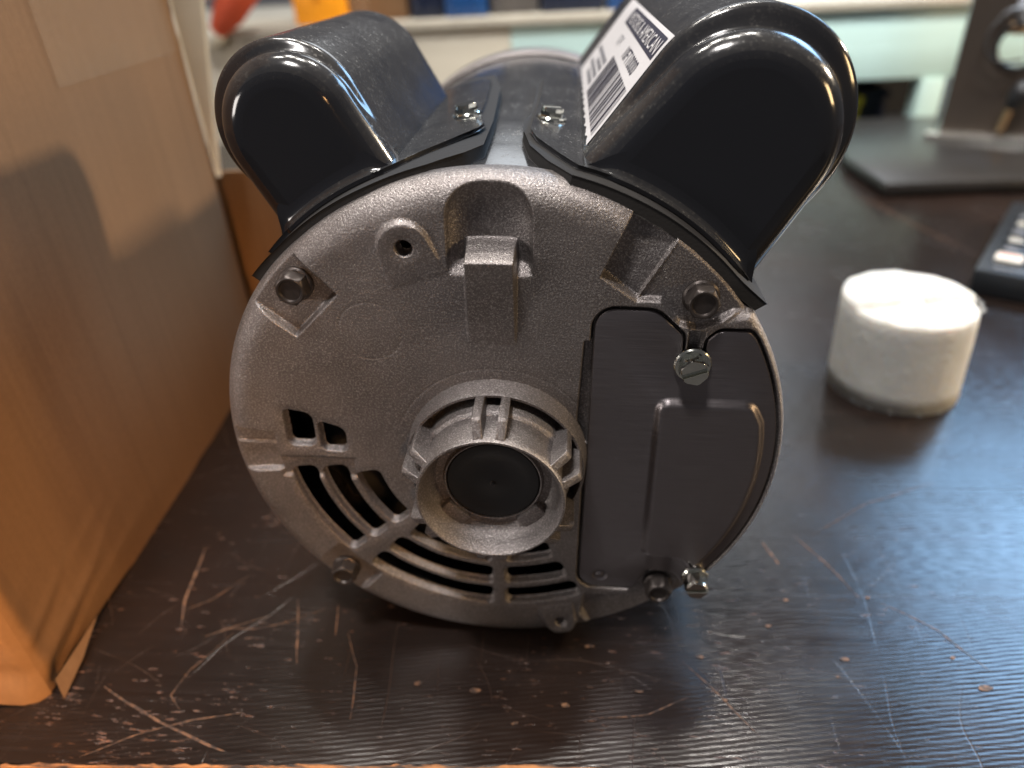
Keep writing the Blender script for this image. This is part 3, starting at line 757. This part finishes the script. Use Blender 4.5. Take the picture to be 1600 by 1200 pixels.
# ================================================================== TABLE
bm = bmesh.new()
vs = [bm.verts.new(p) for p in ((-1.3, -.0600, 0), (-.13, -.0530, 0), (.023, -.0462, 0), (.10, -.0475, 0), (1.6, -.053, 0), (1.6, .80, 0), (-1.3, .80, 0))]
f = bm.faces.new(vs[::-1] if False else vs)
ex = bmesh.ops.extrude_face_region(bm, geom=[f])
for v in ex['geom']:
    if isinstance(v, bmesh.types.BMVert): v.co.z = -.028
table = bmk('table_top', bm, m_table); tag(table, kind='structure')
bm = bmesh.new(); rng = random.Random(5)
n = 300; prev = None; fy = lambda x: (-.053+(x+.13)*(.0068/.153)) if x < .023 else (-.0462-(x-.023)*.012)
for i_ in range(n+1):
    x = -.30+.62*i_/n; y = fy(x); a = .0004+.0011*noise.noise((x*60, 0, 0))+.0012*noise.noise((x*300, 3, 0))
    a = max(.0002, a) if x < .03 else max(.00015, a*.25)
    cur = (bm.verts.new((x, y+a, .00012)), bm.verts.new((x, y-.0004, .00005)), bm.verts.new((x, y-.0006, -.006)))
    if prev:
        bm.faces.new((prev[0], cur[0], cur[1], prev[1])); bm.faces.new((prev[1], cur[1], cur[2], prev[2]))
    prev = cur
bmk('worn_edge', bm, m_edge, table)
def scratch_seam(pts, w):
    pts = [Vector((p[0]*.001, p[1]*.001)) for p in pts]; P = []
    for i_ in range(len(pts)-1):
        for k in range(10): P.append(pts[i_].lerp(pts[i_+1], k/10))
    P.append(pts[-1]); n = len(P); V = []; F = []
    for i_, p in enumerate(P):
        t = (P[min(i_+1, n-1)]-P[max(i_-1, 0)]).normalized(); q = Vector((-t.y, t.x)); f_ = i_/(n-1)
        ww = w*.0005*(math.sin(PI*min(1, max(0, f_*.96+.02)))**.5)*(1+.5*noise.noise((f_*14, w, p.x*50))); jx = noise.noise((p.x*40, p.y*40, 1))*.0012
        for s_ in (1, -1): V.append((p.x+q.x*(ww*s_+jx), p.y+q.y*(ww*s_+jx), .00008+.00001*SC[0]))
    for i_ in range(n-1): F.append((2*i_, 2*i_+1, 2*i_+3, 2*i_+2))
    SC[0] += 1
    mk('scratch_seam', V, F, m_scratch, table, False, 1.0)
SC = [0]
for pts, w in (([(-134, 40), (-131, 26), (-128, 12), (-124, 0)], 1.0), ([(-133, -50), (-120, -43), (-102, -36), (-86, -33)], .45), ([(-139, -25), (-128, -31), (-112, -38), (-93, -44), (-86, -46)], .8),
               ([(-92, 6), (-103, 1), (-113, -4)], .4), ([(-113, -4), (-106, 0), (-96, 0), (-86, 3), (-70, 10)], .4), ([(-103, -2), (-112, -18), (-114, -28), (-108, -33)], .35),
               ([(99, 50), (103, 38)], 1.1), ([(113, 54), (120, 40), (128, 22)], .4), ([(60, -8), (68, -18), (80, -34)], .35), ([(-60, 0), (-52, -14), (-50, -34)], .35),
               ([(-127, 8), (-118, 14), (-108, 26)], .35), ([(30, -30), (46, -28), (60, -22)], .3), ([(135, 20), (150, 8), (160, -8)], .3), ([(284, 512), (297, 450), (322, 350)], .9), ([(120, 55), (150, 75), (182, 88)], .3),  # long far stroke draws the seam between two table tops
               ([(-84, 14), (-78, -2), (-74, -14)], .6), ([(-68, 12), (-64, -2)], .5)):
    scratch_seam(pts, w)
rng = random.Random(11)
ch = bmesh.new()
for (x, y, r) in ((114, -5, 1.3), (155, -14, 2.0), (28, -3, 1.2), (44, -20, .9), (66, -6, 1.1), (92, 8, .9), (110, -12, .6), (72, -22, .7), (101, 20, .8), (20, -26, 1.1), (-10, -22, 1.4), (-30, -20, 1.2), (4, -33, .9), (150, -3, .7), (131, 22, .7)):
    vs = [ch.verts.new(((x+r*1.25*math.cos(a)*(1+rng.uniform(-.35, .35)))*.001, (y+r*.6*math.sin(a)*(1+rng.uniform(-.35, .35)))*.001, .0003)) for a in [k/9*2*PI for k in range(9)]]
    ch.faces.new(vs)
tag(bmk('paint_chips', ch, m_scratch, table), kind='stuff')

# ================================================================== CARDBOARD BOX, left
boxr = empty('cardboard_box', (-.1545, -.0305, 0), math.radians(90+4.15))   # local x runs back along the face, local y to the left
tag(boxr, 'large taped cardboard box at the left with a crumpled lower corner', 'cardboard box')
BL_, BW, BH = .236, .26, .40
def wall(name, org, du, dv, nu, nv, fn, m):
    V = []; F = []
    for i_ in range(nu+1):
        for j_ in range(nv+1):
            p = Vector(org)+Vector(du)*i_/nu+Vector(dv)*j_/nv; V.append(tuple(p+Vector(fn(i_/nu, j_/nv))))
    for i_ in range(nu):
        for j_ in range(nv): q = i_*(nv+1)+j_; F.append((q, q+1, q+nv+2, q+nv+1))
    return mk(name, V, F, m, boxr, True, 1.0)
def crush(px, pz):    # dents near the bottom front corner
    w = max(0, 1-px/.085)*max(0, 1-pz/.050)*min(1, px/.008); e_ = min(1, px/.008)
    f = 0
    for (q, c, d_) in ((.30, .010, 1.0), (.42, .019, -.8), (.20, .026, .9), (.55, .034, .7), (.25, .004, -.9)):   # separate creases
        t = (pz-px*q-c+.004*noise.noise((px*40, c*200, 0)))/.0016; f += d_*math.exp(-t*t)
    return w*.0017*f + e_*.0008*noise.noise((px*14, pz*14, 2.0)) - e_* .003*max(0, 1-pz/.014)*max(0, 1-px/.12)
wall('side_panel', (0, 0, 0), (BL_, 0, 0), (0, 0, BH), 150, 160, lambda a, b: (.0016*max(0, 1-a*60), -crush(a*BL_, b*BH) + .0016*max(0, 1-a*60), .0012*(1-b)**40*noise.noise((a*8, 0, 5))+ (.0015*max(0, 1-abs(a*BL_-.02)/.05) if b == 0 else 0)), m_card)
wall('front_panel', (0, 0, 0), (0, BW, 0), (0, 0, BH), 60, 120, lambda a, b: (crush(a*BW, b*BH)+.0016*max(0, 1-a*60), .0016*max(0, 1-a*60), .004*math.sin(a*9)**2 if b == 0 else 0), m_card)
wall('back_panel', (BL_, 0, 0), (0, BW, 0), (0, 0, BH), 2, 2, lambda a, b: (0, 0, 0), m_card)
wall('far_panel', (0, BW, 0), (BL_, 0, 0), (0, 0, BH), 2, 2, lambda a, b: (0, 0, 0), m_card)
for k in range(2):
    o = wall('flap', (0, BW*.5*k, BH), (BL_, 0, 0), (0, BW*.498, 0), 2, 2, lambda a, b: (0, 0, .001), m_card)
# loose paper edge at the foot, and tape
mk('torn_edge', [(.002, -.0020, .007), (-.001, -.0042, .0005), (.014, -.0036, .0025), (.030, -.0018, .006)], [(0, 1, 2), (0, 2, 3)], m_card, boxr, False, 1.0)
wall('parcel_tape', (.125, -.0011, .175), (.105, 0, 0), (0, 0, BH-.18), 30, 40, lambda a, b: (0, -.0009*abs(noise.noise((a*7, b*9, 0))), 0), m_tape)
mk('tape_end', [(.2365, -.0008, BH), (.2362, -.0008, .112), (.2378, -.0030, .112), (.243, -.0500, BH)] + [(.2369, -.0008, BH), (.2366, -.0008, .112), (.2382, -.0030, .112), (.2434, -.0500, BH)],
   [(0, 1, 2, 3), (7, 6, 5, 4), (1, 5, 6, 2), (2, 6, 7, 3), (0, 4, 5, 1), (0, 3, 7, 4)], m_strip, boxr, False, 1.0)

# low second box behind
b2 = empty('cardboard_sheet', (-.30, .222, 0), math.radians(1)); tag(b2, 'folded brown cardboard sheet standing behind the large box', 'cardboard')
box('board', (0, 0, .0005), (.172, .004, .110), m_card, b2, .0006); box('folded_board', (0, .0045, .0005), (.172, .0085, .107), m_card, b2, .0006)

# ================================================================== FOAM PUCK
V = []; F = []; SG = 96
fr = [(0, 31.0), (0.3, 32.0), (10, 32.0), (20, 31.8), (30, 31.9), (42, 31.7), (50.5, 31.6), (51.6, 31.0), (52.2, 28.5), (52.5, 26), (52.5, 23), (52.6, 20), (52.6, 17), (52.6, 14), (52.6, 11), (52.6, 8), (52.6, 5), (52.6, 2)]
for (z, r) in fr:
    for k in range(SG):
        a = 2*PI*k/SG; nn = noise.noise((math.cos(a)*3, math.sin(a)*3, z*.06))
        rr = r*(1+.012*nn) +   .22*noise.noise((math.cos(a)*14, math.sin(a)*14, z*.4))
        zz = z
        x, y = rr*math.cos(a), rr*math.sin(a)
        if z > 50:  # upper layer is cut off centre: right/front rim a little lower, with a step
            s_ = smoothstep(((x*.15 - y*.99) - 5 + 2*noise.noise((x*.09, 7, 0)))/1.6); zz -= 3.2*float(s_) ; zz += .9*noise.noise((x*.12, y*.12, 4))
        V.append((x + (z/52)*-1.5, y+(z/52)*1.5, zz))
for i_ in range(len(fr)-1):
    for k in range(SG): F.append((i_*SG+k, i_*SG+(k+1) % SG, (i_+1)*SG+(k+1) % SG, (i_+1)*SG+k))
F.append(tuple((len(fr)-1)*SG+k for k in range(SG)))
F.append(tuple(range(SG))[::-1])
puck = mk('foam_puck', V, F, m_foam, None, True)
puck.location = (.194, .172, 0); tag(puck, 'short white foam cylinder with fuzzy rim, on the table right of the motor', 'foam puck')
V = []; F = []; rng = random.Random(2)   # frayed bits on the rims
for k in range(110):
    a = rng.uniform(-2.6, .9) if k % 3 else rng.uniform(-.5, .3); top_ = rng.random() < .5; z = (49.4 if top_ else .6)+rng.uniform(-.6, .8); r = 31.6
    L_ = rng.uniform(.5, 1.6)*(1.7 if -.5 < a < .2 else 1); da = rng.uniform(.01, .03)
    b0 = len(V)
    dx = (-1.5, 1.5) if top_ else (0, 0)
    V += [(r*math.cos(a)+dx[0], r*math.sin(a)+dx[1], z), (r*math.cos(a+da)+dx[0], r*math.sin(a+da)+dx[1], z), ((r+L_)*math.cos(a+da*rng.random()*2)+dx[0], (r+L_)*math.sin(a+da)+dx[1], max(.2, z+rng.uniform(-.6, .8))), (r*math.cos(a)+dx[0], r*math.sin(a)+dx[1], z-.7 if top_ else z+.7)]
    F += [(b0, b0+1, b0+2), (b0+3, b0, b0+2), (b0+1, b0+3, b0+2)]
tag(mk('fuzz', V, F, m_foam, puck), kind='stuff')

# ================================================================== RIGHT BACKGROUND
base = empty('display_stand', (.30, .50, 0)); tag(base, 'dark metal stand with upright plate on a flat glossy base, at the back right', 'stand')
bm = bmesh.new(); vs = [bm.verts.new(p) for p in ((.004, -.010, .003), (.32, .004, .003), (.32, .26, .003), (.035, .26, .003), (.0, .085, .003))]
f = bm.faces.new(vs); ex = bmesh.ops.extrude_face_region(bm, geom=[f])
for v in ex['geom']:
    if isinstance(v, bmesh.types.BMVert): v.co.z = .014
bmesh.ops.bevel(bm, geom=list(bm.edges), offset=.0022, segments=3, profile=.5, affect='EDGES'); bmk('base_slab', bm, m_base, base, True, 40)
P0 = Vector((.118, .158, .014)); P1_ = Vector((.30, .066, .014)); dd = (P1_-P0); ang = math.atan2(dd.y, dd.x)
T4 = Matrix.Translation(P0) @ Matrix.Rotation(ang, 4, 'Z')
o = box('foot_strip', (-.012, -.014, 0), (.2, 0, .006), m_silver, base, .0015, T4)
# upright plate with a round cable hole
bm = bmesh.new(); hc = (.051, .090, .020)
outer = [(0, .004), (.2, .004), (.2, .36), (0, .36)]
vo = [bm.verts.new((x, 0, z)) for x, z in outer]; vi = [bm.verts.new((hc[0]+hc[2]*math.cos(k/32*2*PI), 0, hc[1]+hc[2]*math.sin(k/32*2*PI))) for k in range(32)]
es = [bm.edges.new((vo[k], vo[(k+1) % 4])) for k in range(4)] + [bm.edges.new((vi[k], vi[(k+1) % 32])) for k in range(32)]
bmesh.ops.triangle_fill(bm, edges=es, use_beauty=True, normal=(0, -1, 0))
ex = bmesh.ops.extrude_face_region(bm, geom=list(bm.faces))
for v in ex['geom']:
    if isinstance(v, bmesh.types.BMVert): v.co.y += .006
for v in bm.verts: v.co = T4 @ v.co
bmk('upright_plate', bm, m_stand, base, False)
def t4(p): return tuple(T4 @ Vector(p))
tube('hole_grommet', [t4((hc[0]+hc[2]*math.cos(a), -.001, hc[1]+hc[2]*math.sin(a))) for a in [k/32*2*PI for k in range(33)]], .0022, m_dev, base)
box('edge_trim', (-.0012, .001, .002), (0, .006, .36), m_mint, base, .0008, T4)
cab = empty('hanging_cable', (0, 0, 0)); cab.location = base.location + Vector((math.cos(ang), math.sin(ang), 0))*-.022
tag(cab, 'grey cable looped through the stand hole with a black plug hanging down', 'cable')
lp = [(.052, -.004, .118), (.060, -.012, .124), (.074, -.018, .122), (.084, -.020, .108), (.088, -.019, .088), (.0885, -.017, .072), (.0885, -.016, .056)]
def spl(P, n=6):
    P = [Vector(p) for p in P]; out = []
    for i_ in range(len(P)-1):
        a, b_, c_, d_ = P[max(i_-1, 0)], P[i_], P[i_+1], P[min(i_+2, len(P)-1)]
        for k in range(n):
            t = k/n; out.append(.5*((2*b_)+(-a+c_)*t+(2*a-5*b_+4*c_-d_)*t*t+(-a+3*b_-3*c_+d_)*t**3))
    return out+[P[-1]]
tube('wire', [t4(p) for p in spl(lp)], .0016, m_rope, cab)
tube('loop', [t4(p) for p in spl([(.052, -.004, .118), (.044, -.010, .104), (.046, -.014, .086), (.060, -.014, .077), (.078, -.012, .079)])], .0014, m_plug, cab)
tube('plug_body', [t4(p) for p in ((.088, -.016, .060), (.087, -.016, .056), (.084, -.016, .048), (.081, -.016, .040), (.080, -.016, .034))], [.004, .0085, .0105, .0075, .005], m_plug, cab, 14)
tube('plug_pin', [t4(p) for p in ((.080, -.016, .035), (.078, -.016, .022), (.076, -.016, .012))], [.0035, .0032, .003], m_brass, cab, 12)
tube('cord', [t4(p) for p in spl([(.060, .004, .106), (.075, .003, .106), (.10, -.004, .110), (.14, -.010, .118), (.19, -.014, .126)])], .0062, m_tan, cab, 14)
tube('wire', [t4(p) for p in spl([(.065, .010, .14), (.066, -.004, .136), (.064, -.010, .122), (.070, -.006, .112)])], .0035, m_rope, cab)

dev = empty('keypad', (.284, .285, 0), math.radians(-34)); tag(dev, 'dark charcoal keypad with pale and pink keys at the right edge, behind the foam', 'keypad')
box('case', (0, 0, .0005), (.09, .165, .018), m_dev, dev, .003)
for (r_, c_) in [(a, b) for a in range(6) for b in range(4)]:
    x0 = .008+c_*.0195; ya = .017+r_*.019
    if r_ == 0:
        kk = box('key', (x0, ya, .018), (x0+.0155, ya+.013, .0215), m_key, dev, .0012)
        if c_ < 3: box('key_print', (x0+.0022, ya+.0035, .0214), (x0+.0135, ya+.0085, .0217), m_pink, kk, 0)
    else:
        kk = box('key', (x0, ya, .018), (x0+.0155, ya+.014, .0205), m_dev, dev, .0012)
        for q in range(2):
            box('key_print', (x0+.003, ya+.003+.0045*q, .0204), (x0+.0125-.003*q, ya+.0052+.0045*q, .02065), m_inkg if (r_+c_) % 2 else m_key, kk, 0)
for k in range(13): box('case_print', (.010+k*.0042, .0075, .0180), (.0130+k*.0042, .0098, .01825), m_inkg, dev, 0)

# ================================================================== METAL BENCH AT THE BACK
wb = empty('metal_bench', (0, .80, 0)); tag(wb, 'pale green and beige metal bench unit with a worn ledge, running across behind the table', 'bench')
box('front_panel', (-.055, .004, .050), (.62, .02, .128), m_mint, wb, .001)
o = box('front_panel', (-.70, .003, -.15), (-.0555, .02, .1275), m_beige, wb, .001); o['label'] = 'beige front panel'
box('front_panel', (-.0545, .005, -.15), (.30, .02, .0495), m_mint, wb, .001)
box('leg', (.452, .001, -.15), (.480, .03, .0495), m_mint, wb, .001)
box('ledge', (-.70, -.004, .1285), (.62, .50, .139), m_ledge, wb, .0015)
box('lower_shelf', (.3005, .02, -.06), (.62, .40, -.05), m_base, wb, .001)
box('back_panel', (.3005, .30, -.15), (.62, .31, .128), m_dark, wb, 0)
box('floor', (-2.5, -2.0, -.80), (2.5, 3.0, -.75), mat('grey concrete', (.11, .10, .095), .7, build=vary((.11, .10, .095), .2, 5)), None, 0)['kind'] = 'structure'
def bin_(name, x0, x1, y, z, d, h, m, label, cat, group=None):
    r = empty(name, ((x0+x1)/2, y, z)); tag(r, label, cat, group); w = (x1-x0)/2; t = .003
    bm = bmesh.new()
    box_bm(bm, (-w, 0, .0005), (w, t, h), .001); box_bm(bm, (-w, d-t, .0005), (w, d, h), .001)
    box_bm(bm, (-w, t, .0005), (-w+t, d-t, h), .0); box_bm(bm, (w-t, t, .0005), (w, d-t, h), .0); box_bm(bm, (-w+t, t, .0005), (w-t, d-t, .004), 0)
    bmk('tub', bm, m, r, True, 40); box('rim', (-w-.002, -.004, h-.010), (w+.002, 0, h), m, r, .0012)
    for k in (-.45, .45): box('stiffener', (w*k-.003, -.003, .004), (w*k+.003, 0, h-.012), m, r, .0008)
    return r
bin_('storage_bin', -.182, -.142, .83, .139, .16, .09, m_navy, 'dark navy bin on the back ledge, leftmost of the bins', 'bin', 'bins on the back ledge')
bin_('storage_bin', -.138, -.086, .825, .139, .16, .09, m_blue, 'bright blue bin on the back ledge, next to the grey brown one', 'bin', 'bins on the back ledge')
bin_('storage_bin', -.081, -.022, .84, .139, .16, .09, m_greyb, 'grey brown bin on the back ledge between the blue bins', 'bin', 'bins on the back ledge')
bin_('storage_bin', -.017, .060, .83, .139, .16, .09, m_navy, 'wide navy bin on the back ledge behind the gap between the covers', 'bin', 'bins on the back ledge')
bin_('storage_bin', .066, .16, .825, .139, .16, .09, m_blue, 'blue bin on the back ledge, rightmost, behind the larger cover', 'bin', 'bins on the back ledge')
bin_('storage_bin', .368, .402, .85, -.05, .14, .072, m_lime, 'yellow green bin in the dark opening of the bench', 'bin')
bin_('storage_bin', .410, .447, .88, -.05, .14, .075, m_navy, 'dark bin in the bench opening beside the yellow green one', 'bin')
b3 = empty('cardboard_box', (-.285, .84, .139)); tag(b3, 'small light brown cardboard box on the back ledge behind the orange case', 'cardboard box')
box('carton', (-.045, 0, .0005), (.096, .16, .10), m_card, b3, .001); box('tape', (.02, -.0006, .0005), (.045, -.0001, .1), m_tape, b3, 0)
oc = empty('orange_case', (-.285, .806, .139)); tag(oc, 'bright orange plastic case on the back ledge, left of the bins', 'case')
box('shell', (-.043, 0, .0005), (.022, .026, .075), m_orange, oc, .004); box('latch', (-.017, -.003, .030), (-.004, -.0001, .046), m_orange, oc, .001)
rt = empty('brush_tool', (-.41, .79, .139)); tag(rt, 'silver handled tool with red orange patterned wrap, leaning at the left of the back ledge', 'tool')
tube('wrap', [(-.015, 0, .000), (.005, 0, .020), (.03, -.004, .045), (.055, -.006, .075), (.075, -.006, .11)], [.010, .019, .021, .018, .013], m_red, rt, 18)
tube('handle', [(-.036, -.010, .022), (-.020, -.014, .036), (.012, -.020, .062), (.045, -.024, .088), (.08, -.026, .115)], [.004, .0055, .005, .005, .005], m_silver, rt, 12)
tube('cap_end', [(-.034, 0, -.014), (-.024, 0, -.006), (-.0152, 0, -.0005)], [.010, .013, .012], m_strip, rt, 16)
